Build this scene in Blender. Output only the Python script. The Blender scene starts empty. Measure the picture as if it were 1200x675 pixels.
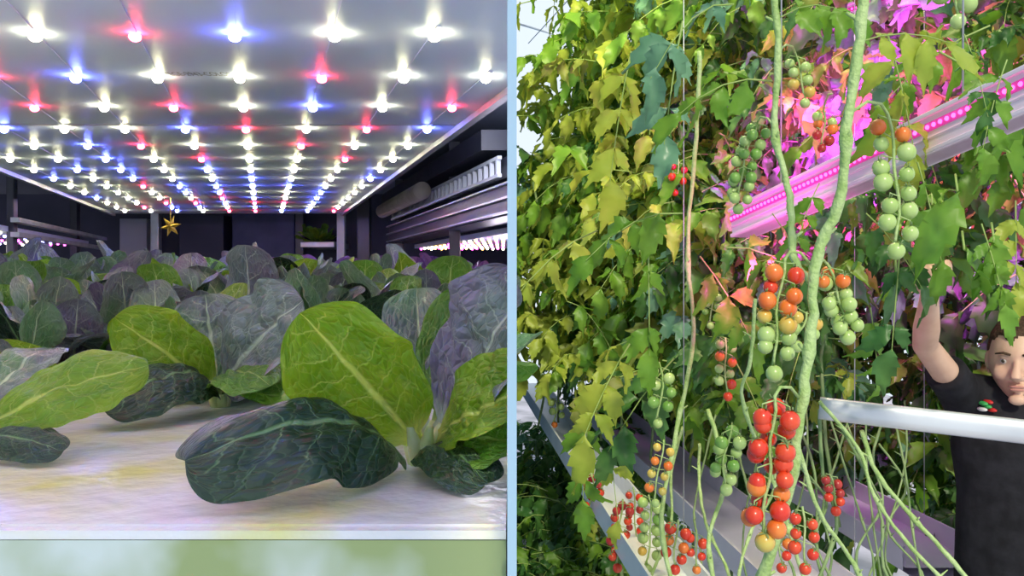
import bpy, bmesh, math, random
from mathutils import Vector, Matrix, noise
S = bpy.context.scene
COL = S.collection
CZ = 1.95
F = 1000.0
V = Vector
rnd = random.Random(7)
def P(px, py, D): return V(((px-600)/F*D, D, CZ-(py-320)/F*D))
def L(a, D, z): return V((a-0.292*D, D, CZ+z))
S.view_settings.view_transform = 'Standard'
S.view_settings.look = 'None'

# ------------------------------------------------------------ camera
cam = bpy.data.cameras.new('camera'); co = bpy.data.objects.new('camera', cam); COL.objects.link(co)
co.location = (0, 0, CZ); co.rotation_euler = (math.pi/2, 0, 0)
cam.lens = 30; cam.sensor_width = 36; cam.shift_y = -17.5/1200; cam.clip_start = 0.02
S.camera = co

# ------------------------------------------------------------ materials
class NT:
    def __init__(s, name):
        s.m = bpy.data.materials.new(name); s.m.use_nodes = True
        s.nt = s.m.node_tree; s.nt.nodes.clear()
        s.out = s.nt.nodes.new('ShaderNodeOutputMaterial')
    def n(s, t, **k):
        x = s.nt.nodes.new(t)
        for a, b in k.items(): setattr(x, a, b)
        return x
    def l(s, a, b): s.nt.links.new(a, b)
    def math(s, op, a, b=None, c=None, clamp=False):
        x = s.n('ShaderNodeMath', operation=op); x.use_clamp = clamp
        for i, v in enumerate((a, b, c)):
            if v is None: continue
            if isinstance(v, (int, float)): x.inputs[i].default_value = v
            else: s.l(v, x.inputs[i])
        return x.outputs[0]
    def mr(s, v, a, b, c, d):
        x = s.n('ShaderNodeMapRange'); s.l(v, x.inputs[0])
        for i, q in enumerate((a, b, c, d)): x.inputs[i+1].default_value = q
        return x.outputs[0]
    def mix(s, f, a, b):
        x = s.n('ShaderNodeMix', data_type='RGBA')
        if isinstance(f, (int, float)): x.inputs[0].default_value = f
        else: s.l(f, x.inputs[0])
        for i, v in ((6, a), (7, b)):
            if isinstance(v, tuple): x.inputs[i].default_value = (*v[:3], 1)
            else: s.l(v, x.inputs[i])
        return x.outputs[2]
    def noise(s, scale, detail=3, vec=None):
        x = s.n('ShaderNodeTexNoise'); x.inputs['Scale'].default_value = scale; x.inputs['Detail'].default_value = detail
        if vec is not None: s.l(vec, x.inputs['Vector'])
        return x.outputs[0]
    def pos(s):
        return s.n('ShaderNodeNewGeometry').outputs['Position']

def pmat(name, c1, c2=None, rough=.5, metal=0., scale=8., bump=0., bscale=60., transl=0., emis=None, es=0., coat=0., obj=False, lo=.35, hi=.65, spec=.5):
    t = NT(name); b = t.n('ShaderNodeBsdfPrincipled')
    vec = t.n('ShaderNodeTexCoord').outputs['Object'] if obj else t.pos()
    col = None
    if c2 is not None:
        nz = t.noise(scale, 4, vec); f = t.mr(nz, lo, hi, 0, 1)
        col = t.mix(f, c1, c2); t.l(col, b.inputs['Base Color'])
    else: b.inputs['Base Color'].default_value = (*c1, 1)
    b.inputs['Roughness'].default_value = rough; b.inputs['Metallic'].default_value = metal
    b.inputs['Coat Weight'].default_value = coat
    b.inputs['Specular IOR Level'].default_value = spec
    if emis:
        b.inputs['Emission Color'].default_value = (*emis, 1); b.inputs['Emission Strength'].default_value = es
    if bump:
        bp = t.n('ShaderNodeBump'); bp.inputs['Strength'].default_value = bump; bp.inputs['Distance'].default_value = .01
        t.l(t.noise(bscale, 3, vec), bp.inputs['Height']); t.l(bp.outputs[0], b.inputs['Normal'])
    sh = b.outputs[0]
    if transl:
        tr = t.n('ShaderNodeBsdfTranslucent')
        if col is not None: t.l(col, tr.inputs[0])
        else: tr.inputs[0].default_value = (*c1, 1)
        mx = t.n('ShaderNodeMixShader'); mx.inputs[0].default_value = transl
        t.l(sh, mx.inputs[1]); t.l(tr.outputs[0], mx.inputs[2]); sh = mx.outputs[0]
    t.l(sh, t.out.inputs[0]); return t.m

def choi_mat(name, b1, b2, vein, rough, transl, purple=None, vstr=.8, coat=0.):
    t = NT(name); uv = t.n('ShaderNodeTexCoord').outputs['UV']
    sp = t.n('ShaderNodeSeparateXYZ'); t.l(uv, sp.inputs[0]); u, s = sp.outputs[0], sp.outputs[1]
    nz = t.noise(3.5, 3, uv); a = t.math('ABSOLUTE', u)
    ph = t.math('ADD', t.math('MULTIPLY', t.math('SUBTRACT', s, t.math('MULTIPLY', a, .19)), 6.5), t.math('MULTIPLY', nz, .8))
    fr = t.math('MULTIPLY', t.math('PINGPONG', ph, .5), 2)
    vl = t.math('MULTIPLY', t.mr(fr, .01, .085, 1, 0), t.mr(a, .35, 1., 1, .2))
    thr = t.math('ADD', t.math('MULTIPLY', t.math('SUBTRACT', 1, s), .11), .010)
    mid = t.mr(t.math('DIVIDE', a, thr), .45, 1.1, 1, 0)
    mp = t.n('ShaderNodeMapping'); t.l(uv, mp.inputs[0]); mp.inputs['Scale'].default_value = (5.5, 12, 1)
    nd = t.n('ShaderNodeTexNoise'); nd.inputs['Scale'].default_value = 6; t.l(uv, nd.inputs[0])
    va = t.n('ShaderNodeVectorMath', operation='ADD'); t.l(mp.outputs[0], va.inputs[0]); t.l(nd.outputs[1], va.inputs[1])
    vo = t.n('ShaderNodeTexVoronoi', feature='DISTANCE_TO_EDGE'); vo.inputs['Scale'].default_value = 1.2; t.l(va.outputs[0], vo.inputs[0])
    net = t.mr(vo.outputs[0], .005, .06, .32, 0)
    vm = t.math('MAXIMUM', t.math('MAXIMUM', mid, t.math('MULTIPLY', vl, vstr)), t.math('MULTIPLY', net, vstr))
    pet = t.mr(s, .10, .20, 1, 0); vm2 = t.math('MAXIMUM', vm, pet)
    base = t.mix(t.mr(t.noise(2.2, 4, uv), .35, .65, 0, 1), b1, b2)
    if purple:
        base = t.mix(t.mr(t.noise(9, 4, t.pos()), .42, .62, 0, .8), base, purple)
    col = t.mix(vm2, base, vein)
    b = t.n('ShaderNodeBsdfPrincipled'); t.l(col, b.inputs['Base Color']); b.inputs['Roughness'].default_value = rough
    b.inputs['Coat Weight'].default_value = coat; b.inputs['Coat Roughness'].default_value = .2
    h = t.math('ADD', t.math('MULTIPLY', t.math('SUBTRACT', 1, vm), .7), t.math('MULTIPLY', t.mr(vo.outputs[0], 0, .4, 0, 1), .8))
    bp = t.n('ShaderNodeBump'); bp.inputs['Strength'].default_value = .6; bp.inputs['Distance'].default_value = .005
    t.l(h, bp.inputs['Height']); t.l(bp.outputs[0], b.inputs['Normal'])
    tr = t.n('ShaderNodeBsdfTranslucent'); t.l(col, tr.inputs[0])
    mx = t.n('ShaderNodeMixShader'); mx.inputs[0].default_value = transl
    t.l(b.outputs[0], mx.inputs[1]); t.l(tr.outputs[0], mx.inputs[2]); t.l(mx.outputs[0], t.out.inputs[0])
    return t.m

def emat(name, c, s):
    t = NT(name); e = t.n('ShaderNodeEmission'); e.inputs[0].default_value = (*c, 1); e.inputs[1].default_value = s
    t.l(e.outputs[0], t.out.inputs[0]); return t.m

# ------------------------------------------------------------ mesh builder
class MB:
    def __init__(s): s.v = []; s.f = []; s.m = []; s.uv = []
    def grid(s, rows, mat=0, uvs=None):
        b = len(s.v); R = len(rows); C = len(rows[0])
        for r, row in enumerate(rows):
            for c, p in enumerate(row):
                s.v.append(tuple(p)); s.uv.append(uvs[r][c] if uvs else (0, 0))
        for r in range(R-1):
            for c in range(C-1):
                s.f.append((b+r*C+c, b+r*C+c+1, b+(r+1)*C+c+1, b+(r+1)*C+c)); s.m.append(mat)
    def tube(s, pts, rad, seg=8, mat=0, ref=None, ell=1.0, cap=True):
        pts = [V(p) for p in pts]; n = len(pts)
        if not isinstance(rad, (list, tuple)): rad = [rad]*n
        b = len(s.v); prev = None
        for i, p in enumerate(pts):
            d = (pts[min(i+1, n-1)]-pts[max(i-1, 0)]).normalized()
            if ref is not None: x = V(ref)-d*V(ref).dot(d)
            elif prev is None: x = d.orthogonal()
            else: x = prev-d*prev.dot(d)
            x.normalize(); prev = x; y = d.cross(x)
            r = rad[i]; rx, ry = (r if isinstance(r, tuple) else (r, r*ell))
            for k in range(seg):
                t = 2*math.pi*k/seg
                s.v.append(tuple(p+x*rx*math.cos(t)+y*ry*math.sin(t))); s.uv.append((k/seg, i/n))
        for i in range(n-1):
            for k in range(seg):
                k2 = (k+1) % seg
                s.f.append((b+i*seg+k, b+i*seg+k2, b+(i+1)*seg+k2, b+(i+1)*seg+k)); s.m.append(mat)
        if cap:
            s.f.append(tuple(b+k for k in reversed(range(seg)))); s.m.append(mat)
            s.f.append(tuple(b+(n-1)*seg+k for k in range(seg))); s.m.append(mat)
    def ball(s, c, r, mat=0, seg=16, rings=10, M=None, fn=None):
        c = V(c); r = r if isinstance(r, (tuple, list)) else (r, r, r)
        b = len(s.v)
        def put(p):
            if fn: p = fn(p)
            p = V((p[0]*r[0], p[1]*r[1], p[2]*r[2]))
            if M: p = M @ p
            s.v.append(tuple(p+c)); s.uv.append((0, 0))
        put((0, 0, 1))
        for i in range(1, rings):
            a = math.pi*i/rings
            for k in range(seg):
                t = 2*math.pi*k/seg; put((math.sin(a)*math.cos(t), math.sin(a)*math.sin(t), math.cos(a)))
        put((0, 0, -1)); e = len(s.v)-1
        for k in range(seg):
            k2 = (k+1) % seg
            s.f.append((b, b+1+k, b+1+k2)); s.m.append(mat)
            for i in range(rings-2):
                q = b+1+i*seg; s.f.append((q+k, q+seg+k, q+seg+k2, q+k2)); s.m.append(mat)
            q = b+1+(rings-2)*seg; s.f.append((q+k, e, q+k2)); s.m.append(mat)
    def hexa(s, p8, mat=0):
        b = len(s.v)
        for p in p8: s.v.append(tuple(p)); s.uv.append((0, 0))
        for f in ((0, 3, 2, 1), (4, 5, 6, 7), (0, 1, 5, 4), (1, 2, 6, 5), (2, 3, 7, 6), (3, 0, 4, 7)):
            s.f.append(tuple(b+i for i in f)); s.m.append(mat)
    def box(s, lo, hi, mat=0):
        x0, y0, z0 = lo; x1, y1, z1 = hi
        s.hexa([(x0, y0, z0), (x1, y0, z0), (x1, y1, z0), (x0, y1, z0), (x0, y0, z1), (x1, y0, z1), (x1, y1, z1), (x0, y1, z1)], mat)
    def lbox(s, a0, a1, D0, D1, z0, z1, mat=0):
        s.hexa([L(a0, D0, z0), L(a1, D0, z0), L(a1, D1, z0), L(a0, D1, z0), L(a0, D0, z1), L(a1, D0, z1), L(a1, D1, z1), L(a0, D1, z1)], mat)
    def beam(s, p0, p1, w, h, mat=0):
        p0, p1 = V(p0), V(p1); d = (p1-p0).normalized(); x = d.cross(V((0, 0, 1))).normalized()*w/2; z = x.cross(d).normalized()*h/2
        s.hexa([p0-x-z, p0+x-z, p1+x-z, p1-x-z, p0-x+z, p0+x+z, p1+x+z, p1-x+z], mat)
WL = {}
def mk(mb, name, mats, loc=(0, 0, 0), parent=None, smooth=True, clip=0, mesh=None, bevel=0, **props):
    """verts in mb are world coords (clip applies in world); loc becomes the origin"""
    loc = V(loc)
    if mesh is None:
        me = bpy.data.meshes.new(name); me.from_pydata(mb.v, [], mb.f)
        uvl = me.uv_layers.new(name='UVMap')
        for lp in me.loops: uvl.data[lp.index].uv = mb.uv[lp.vertex_index]
        for i, p in enumerate(me.polygons): p.material_index = mb.m[i]; p.use_smooth = smooth
        if clip:
            bm = bmesh.new(); bm.from_mesh(me)
            r = bmesh.ops.bisect_plane(bm, geom=bm.verts[:]+bm.edges[:]+bm.faces[:], dist=1e-6, plane_co=(clip*.004, 0, 0), plane_no=(clip, 0, 0), clear_inner=True)
            bm.to_mesh(me); bm.free()
        if loc.length > 0: me.transform(Matrix.Translation(-loc))
        for m in (mats if isinstance(mats, (list, tuple)) else [mats]): me.materials.append(m)
    else: me = mesh
    o = bpy.data.objects.new(name, me); COL.objects.link(o); o.location = loc; WL[o] = loc
    if parent is not None: attach(o, parent)
    if bevel:
        b = o.modifiers.new('bevel', 'BEVEL'); b.width = bevel; b.segments = 2
    for k, v in props.items(): o[k] = v
    return o
def attach(o, parent):
    o.parent = parent; o.location = WL[o]-WL[parent]
def empty(name, loc, **props):
    o = bpy.data.objects.new(name, None); COL.objects.link(o); o.location = loc; o.empty_display_size = .05; WL[o] = V(loc)
    for k, v in props.items(): o[k] = v
    return o

# ------------------------------------------------------------ base materials
M_panel = pmat('panel_white', (.62, .67, .88), (.68, .73, .92), rough=.42, scale=2, spec=.35)
M_grey = pmat('grey_ceiling', (.36, .38, .48), (.46, .48, .58), rough=.6, scale=1.5)
M_dark = pmat('dark_metal', (.03, .033, .05), (.06, .06, .09), rough=.4, scale=4)
M_navy = pmat('navy_wall', (.03, .035, .07), (.06, .06, .12), rough=.6, scale=2)
M_steel = pmat('steel', (.45, .46, .52), (.62, .63, .68), rough=.35, metal=.6, scale=12)
M_white = pmat('white_metal', (.82, .84, .88), (.70, .72, .80), rough=.35, scale=5)
M_lilac = pmat('lilac_white_metal', (.82, .78, .86), (.68, .62, .76), rough=.4, scale=3)
M_rail = pmat('rail_silver', (.62, .63, .68), (.74, .75, .80), rough=.3, metal=.5, scale=5)
M_div = pmat('divider_blue_glow', (.28, .42, .57), (.29, .43, .58), rough=.9, emis=(.27, .44, .62), es=.06, spec=.1)  # faint glow added to hold the blue; the divider is no lamp
M_floor = pmat('ground_sheet', (.66, .60, .68), (.28, .27, .30), rough=.6, scale=2.2)
M_raft = pmat('raft_white', (.95, .96, .93), (.86, .86, .30), rough=.25, scale=5, bump=.2, bscale=50, lo=.47, hi=.64)  # yellow patches of lamp light painted into the white raft
M_trayf = pmat('tray_front', (.70, .78, .74), (.36, .44, .20), rough=.10, metal=.7, scale=6, bump=.3, bscale=12, lo=.42, hi=.58)  # olive tone patches painted in as reflections on the metal front

# ------------------------------------------------------------ structure
mb = MB(); mb.box((-6, -.5, -.1), (6, 14, 0)); mk(mb, 'floor', M_floor, kind='structure', smooth=False)
mb = MB(); mb.box((-.0022, .4, 0), (.0022, 13.5, 4.5)); mk(mb, 'view_divider', M_div, kind='structure', smooth=False)  # added thin partition standing in for the blue strip between the two views
mb = MB(); mb.box((-5, 5.4, 0), (-.006, 5.5, 2.45)); mk(mb, 'wall_back', M_navy, kind='structure', smooth=False)
mb = MB(); mb.box((-5.1, .2, 0), (-5, 5.5, 2.45)); mk(mb, 'wall_left', M_grey, kind='structure', smooth=False)
mb = MB(); mb.box((-5.1, .45, 2.45), (-.006, 5.5, 2.55)); mk(mb, 'ceiling', M_grey, kind='structure', smooth=False)

# ------------------------------------------------------------ LED ceiling panel
H = .30
mb = MB(); mb.lbox(-2.5*H, 1.335*H, -.35, 4.3, H, H+.03)
panel = mk(mb, 'plant_rack_lamp', M_panel, loc=L(-.5, 2, H+.015), clip=-1, smooth=False,
   label='white flat ceiling lamp board above the leafy green plants', category='ceiling lamp')
for a in (-2.5*H, 1.335*H):
    mb = MB(); mb.lbox(a-.008, a+.008, .5, 4.3, H-.012, H-.0005)
    mk(mb, 'edge_trim', M_steel, parent=panel, loc=L(a, 2, H), clip=-1, smooth=False)
mb = MB(); mb.lbox(-2.45*H, 1.3*H, 1.72, 1.732, H-.0012, H-.0003); mk(mb, 'panel_seam', M_grey, parent=panel, loc=L(-.3, 1.72, H), clip=-1, smooth=False)
for a in (-.7, .15):
    for D in (1.9, 3.9):
        mb = MB(); mb.tube([L(a, D, H+.03), L(a, D, .5)], .006)
        mk(mb, 'hanging_rod', M_steel, parent=panel, loc=L(a, D, .4))
fc = bpy.data.curves.new('t', 'FONT'); fc.body = 'VEGE-2943-COLOR'; fc.size = .034; fc.align_x = 'CENTER'
fo = bpy.data.objects.new('tmp', fc); COL.objects.link(fo); bpy.context.view_layer.update()
tm = bpy.data.meshes.new_from_object(fo); bpy.data.objects.remove(fo)
tm.materials.clear(); tm.materials.append(M_dark)
Rm = Matrix(((.36, 0, 0), (0, -1, 0), (0, 0, -1)))
Dt = H/.232
tm.transform(Rm.to_4x4())
mk(None, 'printed_text', None, mesh=tm, loc=V(((235-600)/F*Dt, Dt, CZ+H-.0012)), parent=panel, label='small dark printed lettering')

LEDC = {'W': emat('led_white', (1, .96, .56), 108), 'R': emat('led_red', (1, .03, .07), 105), 'B': emat('led_blue', (.12, .16, 1), 210)}
def ledmesh(k):
    b = MB(); b.ball((0, 0, .0), (.0075, .0075, .0060), 0, 16, 10)
    me = bpy.data.meshes.new('led'); me.from_pydata(b.v, [], b.f)
    for i, p in enumerate(me.polygons): p.material_index = b.m[i]; p.use_smooth = True
    me.materials.append(LEDC[k]); return me
LM = {k: ledmesh(k) for k in 'WRB'}
pat = {0: 'xxWRBWWW', 1: 'xxBWWRWW', 2: 'RRWRWBWR', 3: 'BWWBRWRB', 4: 'WBRWWRWW'}
for c in range(-5, 4):
    a = (-.117+.415*c)*H
    strip = None
    for i in range(-4, 14):  # negative rows are unseen overhead LEDs, added for frontal light
        D = H*(3.55+.77*i)
        loc = L(a, D, H-.0052)
        if loc.x > -.03 or D > 4.25: continue
        if strip is None:
            D1 = 4.2
            mb = MB(); mb.lbox(a-.003, a+.003, D-.03, D1, H-.002, H-.0004)
            strip = mk(mb, 'led_strip', M_panel, loc=L(a, (D+D1)/2, H-.001), smooth=False, clip=-1, group='LED strips under the ceiling panel',
               label='row of white, red and blue LEDs on a white ceiling panel', category='led strip')
        k = pat[i][c+4] if (i in pat and c >= -4 and pat[i][c+4] != 'x') else rnd.choice('WWWRB')
        if i >= 5: k = rnd.choice('WWRBWB')
        mk(None, 'led', None, mesh=LM[k], loc=loc, parent=strip)

# ------------------------------------------------------------ raft + rack
mb = MB(); mb.lbox(-1.6, 1.6, .585, 4.6, -.205, -.172)
raft = mk(mb, 'growing_raft', M_raft, clip=-1, smooth=False, loc=L(-.5, 2, -.19), label='white plastic growing raft with painted yellow light, holding leafy green plants', category='growing tray')
mb = MB(); mb.lbox(-1.6, 1.6, .575, .6, -.1795, -.1735); mk(mb, 'rim', M_raft, clip=-1, smooth=False, loc=L(-.3, .59, -.19), parent=raft)
mb = MB(); mb.lbox(-1.62, 1.62, .578, 4.65, -.36, -.181)
rk = mk(mb, 'water_channel', M_trayf, clip=-1, smooth=False, loc=L(-.5, 2, -.3), label='glossy metal water channel carrying the white growing raft', category='water channel')
for (a, D) in ((-1.5, .7), (.0, .7), (-1.5, 4.4), (.9, 4.4), (-1.5, 2.5), (.3, 2.5)):
    p = L(a, D, 0)
    mb = MB(); mb.box((p.x-.02, p.y-.02, 0), (p.x+.02, p.y+.02, CZ-.36)); mk(mb, 'leg', M_steel, parent=rk, loc=(p.x, p.y, 0), smooth=False)

# ------------------------------------------------------------ pak choi leaves
C_bright = choi_mat('choi_bright', (.16, .36, .012), (.30, .50, .025), (.64, .80, .16), .36, .40, vstr=.65, coat=.3)
C_green = choi_mat('choi_green', (.08, .25, .02), (.17, .36, .03), (.46, .64, .18), .36, .3, vstr=.55, coat=.3)
C_dark = choi_mat('choi_dark', (.010, .038, .017), (.022, .068, .028), (.20, .36, .15), .34, .08, vstr=.6, coat=.35)
C_purp = choi_mat('choi_purple', (.14, .19, .18), (.21, .27, .23), (.54, .64, .50), .30, .12, purple=(.20, .14, .28), vstr=.5, coat=.7)
C_grey = choi_mat('choi_grey_green', (.11, .27, .09), (.20, .33, .17), (.54, .68, .40), .32, .18, purple=(.19, .19, .23), vstr=.5, coat=.6)
C_violet = choi_mat('choi_violet', (.16, .06, .24), (.24, .10, .33), (.4, .3, .45), .4, .15, vstr=.4)
CM = [C_bright, C_green, C_dark, C_purp, C_grey, C_violet]

def choi_leaf(mb, base, tip, n, width, bend=.1, cup=.25, mat=0, pet=.2, ns=14, ntc=8, seed=0, ruf=.06, tipcurl=0., twist=0., fold=0.):
    base, tip, n = V(base), V(tip), V(n); d = tip-base; Ln = d.length; dn = d.normalized()
    n = (n-dn*n.dot(dn)).normalized(); side = dn.cross(n)
    rows = []; uvs = []
    for i in range(ns+1):
        q = i/ns; s = 1-(1-q)**1.5
        c = base+d*s+n*(bend*Ln*math.sin(math.pi*s))-n*tipcurl*Ln*max(0, s-.5)**2*2
        qb = (s-pet)/(1-pet)
        w = width*.085*(1-.3*s)
        if qb > 0: w = max(w*(1-qb), width/2*1.94*(qb**.55)*((max(1-qb, 0))**.42))
        tw = twist*(s-.5); sd = side*math.cos(tw)+n*math.sin(tw); nn = n*math.cos(tw)-side*math.sin(tw)
        row = []; uv = []
        for j in range(ntc+1):
            t = -1+2*j/ntc
            wob = 1+.035*math.sin(s*19+seed+t*2)*abs(t)
            ph = (s-abs(t)*.19)*6.5
            z = cup*w*t*t + ruf*w*abs(t)**2*math.sin(s*14+seed*1.7+(3 if t > 0 else 0))
            if fold: z += fold*w*max(0, t)**3
            if qb > 0: z += .07*w*abs(math.sin(math.pi*ph))*(1-abs(t)*.4)+.16*w*noise.noise(V((t*1.6, s*4, seed*3.1)))+.12*w*noise.noise(V((t*4, s*10, seed*1.1)))-.08*w*math.exp(-(t*7)**2)
            row.append(c+sd*(t*w*wob)+nn*z); uv.append((t, s))
        rows.append(row); uvs.append(uv)
    mb.grid(rows, mat, uvs)

def hero_leaf(plant, base, tip, n, width, mat, label=None, **k):
    mb = MB(); choi_leaf(mb, base, tip, n, width, mat=0, ns=46, ntc=22, **k)
    o = mk(mb, 'leaf', CM[mat], loc=base, parent=plant, clip=-1)
    if label: o['label'] = label
M_core = pmat('pale_stem', (.45, .58, .2), (.6, .7, .35), rough=.4, scale=60)
def core(plant, c):
    mb = MB(); c = V(c)
    for k in range(6):
        t = k*1.05; mb.tube([c+V((.006*math.cos(t), .006*math.sin(t), 0)), c+V((.010*math.cos(t), .010*math.sin(t), .018)), c+V((.018*math.cos(t), .018*math.sin(t), .036))], [.007, .007, .003], 8)
    mk(mb, 'stem_base', M_core, loc=c, parent=plant)

TZ = CZ-.172
def onraft(px, D): return V(((px-600)/F*D, D, TZ))
b1 = onraft(494, .77)
h1 = empty('leafy_green_plant', b1, label='large green and purple leafy vegetable plant with broad veined leaves', category='leafy vegetable')
core(h1, b1)
up = V((0, 0, .015))
hero_leaf(h1, b1+up, P(352, 368, .66), (-.15, -.9, .35), .102, 0, label='upright bright yellow-green leaf', bend=-.03, cup=.28, pet=.08, seed=1, tipcurl=.02, ruf=.12)
hero_leaf(h1, b1+V((.01, .01, .02)), P(612, 322, .70), (-.5, -.8, .35), .105, 3, label='greyish purple upright leaf', bend=-.05, cup=.35, pet=.10, seed=2, ruf=.1)
hero_leaf(h1, b1+V((-.012, -.02, .008)), P(226, 526, .60), (.05, -.70, .72), .098, 2, label='dark glossy green drooping leaf', bend=.20, cup=-.55, pet=.08, seed=3, tipcurl=.12, ruf=.14, fold=-.3)
hero_leaf(h1, b1+V((0, -.01, .01)), P(572, 566, .65), (.1, -.6, .7), .060, 2, bend=.16, cup=-.3, pet=.08, seed=4)
hero_leaf(h1, b1+V((.012, 0, .02)), P(640, 448, .66), (-.3, -.7, .6), .085, 0, bend=.08, cup=.3, pet=.10, seed=5)
hero_leaf(h1, b1+V((0, .02, .02)), P(488, 338, .88), (.1, -.9, .3), .075, 4, bend=.04, cup=.2, pet=.15, seed=6)
hero_leaf(h1, b1+V((.01, .02, .02)), P(548, 338, .86), (-.1, -.9, .3), .07, 1, bend=.02, cup=.2, pet=.15, seed=7)
hero_leaf(h1, b1+V((-.01, .01, .02)), P(352, 440, .88), (-.1, -.7, .6), .085, 1, bend=.12, cup=.2, pet=.12, seed=8)
hero_leaf(h1, b1+V((.02, 0, .01)), P(620, 520, .66), (-.1, -.7, .6), .07, 1, bend=.10, cup=.2, pet=.12, seed=9)
b2 = onraft(258, 1.10)
h2 = empty('leafy_green_plant', b2, label='leafy vegetable plant with bright and purple-grey broad leaves', category='leafy vegetable')
core(h2, b2)
hero_leaf(h2, b2+up, P(134, 372, 1.0), (-.1, -.8, .5), .090, 0, label='upright bright yellow-green leaf', bend=.06, cup=.2, pet=.10, seed=11, ruf=.1)
hero_leaf(h2, b2+up, P(355, 352, .98), (.0, -.85, .45), .12, 3, label='greyish purple leaf', bend=.08, cup=.1, pet=.12, seed=12, ruf=.1)
hero_leaf(h2, b2+up, P(124, 470, .92), (.05, -.7, .7), .095, 2, label='dark glossy green drooping leaf', bend=.18, cup=-.35, pet=.08, seed=13, tipcurl=.1)
hero_leaf(h2, b2+up, P(415, 478, .98), (.1, -.6, .8), .095, 1, bend=.2, cup=-.1, pet=.1, seed=14)
hero_leaf(h2, b2+up, P(240, 345, 1.12), (.1, -.9, .3), .10, 4, bend=.02, cup=.2, pet=.2, seed=15)
hero_leaf(h2, b2+up, P(318, 452, .95), (.1, -.6, .8), .075, 1, bend=.14, cup=-.1, pet=.1, seed=16)
hero_leaf(h2, b2+up, P(190, 400, 1.15), (0, -.8, .5), .09, 4, bend=.1, cup=.1, pet=.2, seed=17)
b3 = onraft(-40, .80)
h3 = empty('leafy_green_plant', b3, label='leafy vegetable plant with long bright green leaf over the raft', category='leafy vegetable')
core(h3, b3)
hero_leaf(h3, b3+up, P(174, 428, .84), (.15, -.6, .8), .088, 0, label='long bright yellow-green leaf', bend=.10, cup=-.15, pet=.08, seed=21)
hero_leaf(h3, b3+up, P(75, 528, .76), (0, -.6, .8), .045, 2, bend=.1, cup=-.3, pet=.2, seed=22)
hero_leaf(h3, b3+up, P(60, 408, .95), (0, -.8, .5), .08, 4, bend=.1, cup=.1, pet=.2, seed=23)

def choi_variant(seed, mats, nl=19):
    r = random.Random(seed); mb = MB()
    a0 = r.random()*6
    for i in range(nl):
        a = a0+i*2.4; inner = i/nl
        tilt = math.radians(20+60*(1-inner)+r.uniform(-10, 10))
        ln = .125+.05*r.random()+.012*inner
        d = V((math.cos(a)*math.sin(tilt), math.sin(a)*math.sin(tilt), math.cos(tilt)))
        n = V((-math.cos(a)*math.cos(tilt), -math.sin(a)*math.cos(tilt), math.sin(tilt)))
        n = n+V((r.uniform(-.35, .35), r.uniform(-.35, .35), 0))
        b = V((math.cos(a)*.012, math.sin(a)*.012, .005))
        choi_leaf(mb, b, b+d*ln, n, .058+.026*r.random(), bend=-.16+.10*r.random(), cup=r.uniform(-.5, .45), mat=r.choice(mats), pet=.16, ns=16, ntc=10, seed=seed*10+i, ruf=.2, tipcurl=r.uniform(0, .5), twist=r.uniform(-.6, .6))
    return mb
VAR = []
for k, ms in enumerate(([4, 4, 3, 1, 0], [3, 3, 4, 1, 2, 0], [4, 1, 0, 3, 3], [3, 4, 2, 4, 3, 0], [0, 1, 4, 3, 4], [5, 5, 3])):
    v = choi_variant(40+k, ms); me = bpy.data.meshes.new('leafy'); me.from_pydata(v.v, [], v.f)
    ul = me.uv_layers.new()
    for lp in me.loops: ul.data[lp.index].uv = v.uv[lp.vertex_index]
    for i, p in enumerate(me.polygons): p.material_index = v.m[i]; p.use_smooth = True
    for m in CM: me.materials.append(m)
    VAR.append(me)
row = 0; D = .98
while D < 4.0:
    a = -1.5+(.075 if row % 2 else 0)
    while a < 1.3:
        p = L(a+rnd.uniform(-.02, .02), D+rnd.uniform(-.02, .02), -.172); a += .15
        px = 600+p.x/p.y*1000
        if p.x > -.15 or px < -110: continue
        if (p.xy-b2.xy).length < .12 or (p.xy-b1.xy).length < .16: continue
        if D < 1.24 and px > 40 and px < 400: continue
        if D < 1.1 and px < 400: continue
        vi = rnd.randrange(5)
        if D > 2.5 and p.x > -.75: vi = 5
        o = mk(None, 'leafy_green_plant', None, mesh=VAR[vi], loc=p, group='leafy vegetables growing on the raft', category='leafy vegetable',
            label=('violet leafy vegetable plant on the raft' if vi == 5 else 'purple-green leafy vegetable plant with broad crinkled leaves on the raft'))
        o.rotation_euler = (rnd.uniform(-.1, .1), rnd.uniform(-.1, .1), rnd.random()*6.28); sc = rnd.uniform(1.0, 1.25)*(1 if D < 1.6 else 1.1); zz = sc*(1 if D < 1.4 else 1.06 if D < 2.2 else 1.18); o.scale = (sc, sc, zz)
    D += .150; row += 1

# ------------------------------------------------------------ racks behind
mb = MB(); a, z = .66, .30
mb.lbox(a, a+.012, 2.4, 4.4, z-.03, z-.02); mb.lbox(a, a+.012, 2.4, 4.4, z+.02, z+.03)
for k in range(30):
    D = 2.41+k*.067; mb.lbox(a, a+.012, D, D+.014, z-.022, z+.022)
ct = mk(mb, 'slotted_cable_tray', M_white, clip=-1, smooth=False, loc=L(a, 3.4, z), label='slotted silver cable tray on the dark rack', category='cable tray')
mb = MB(); mb.lbox(a+.03, a+.04, 2.4, 4.4, z-.03, z+.03); mk(mb, 'back_plate', M_dark, clip=-1, smooth=False, loc=L(a+.03, 3.4, z), parent=ct)
mb = MB(); mb.lbox(.68, .80, 2.3, 4.6, .16, .255)
rk2 = mk(mb, 'shelf_unit', M_dark, clip=-1, smooth=False, loc=L(.7, 3.4, .2), label='dark metal shelf unit beside the lit shelves', category='rack')
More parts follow.
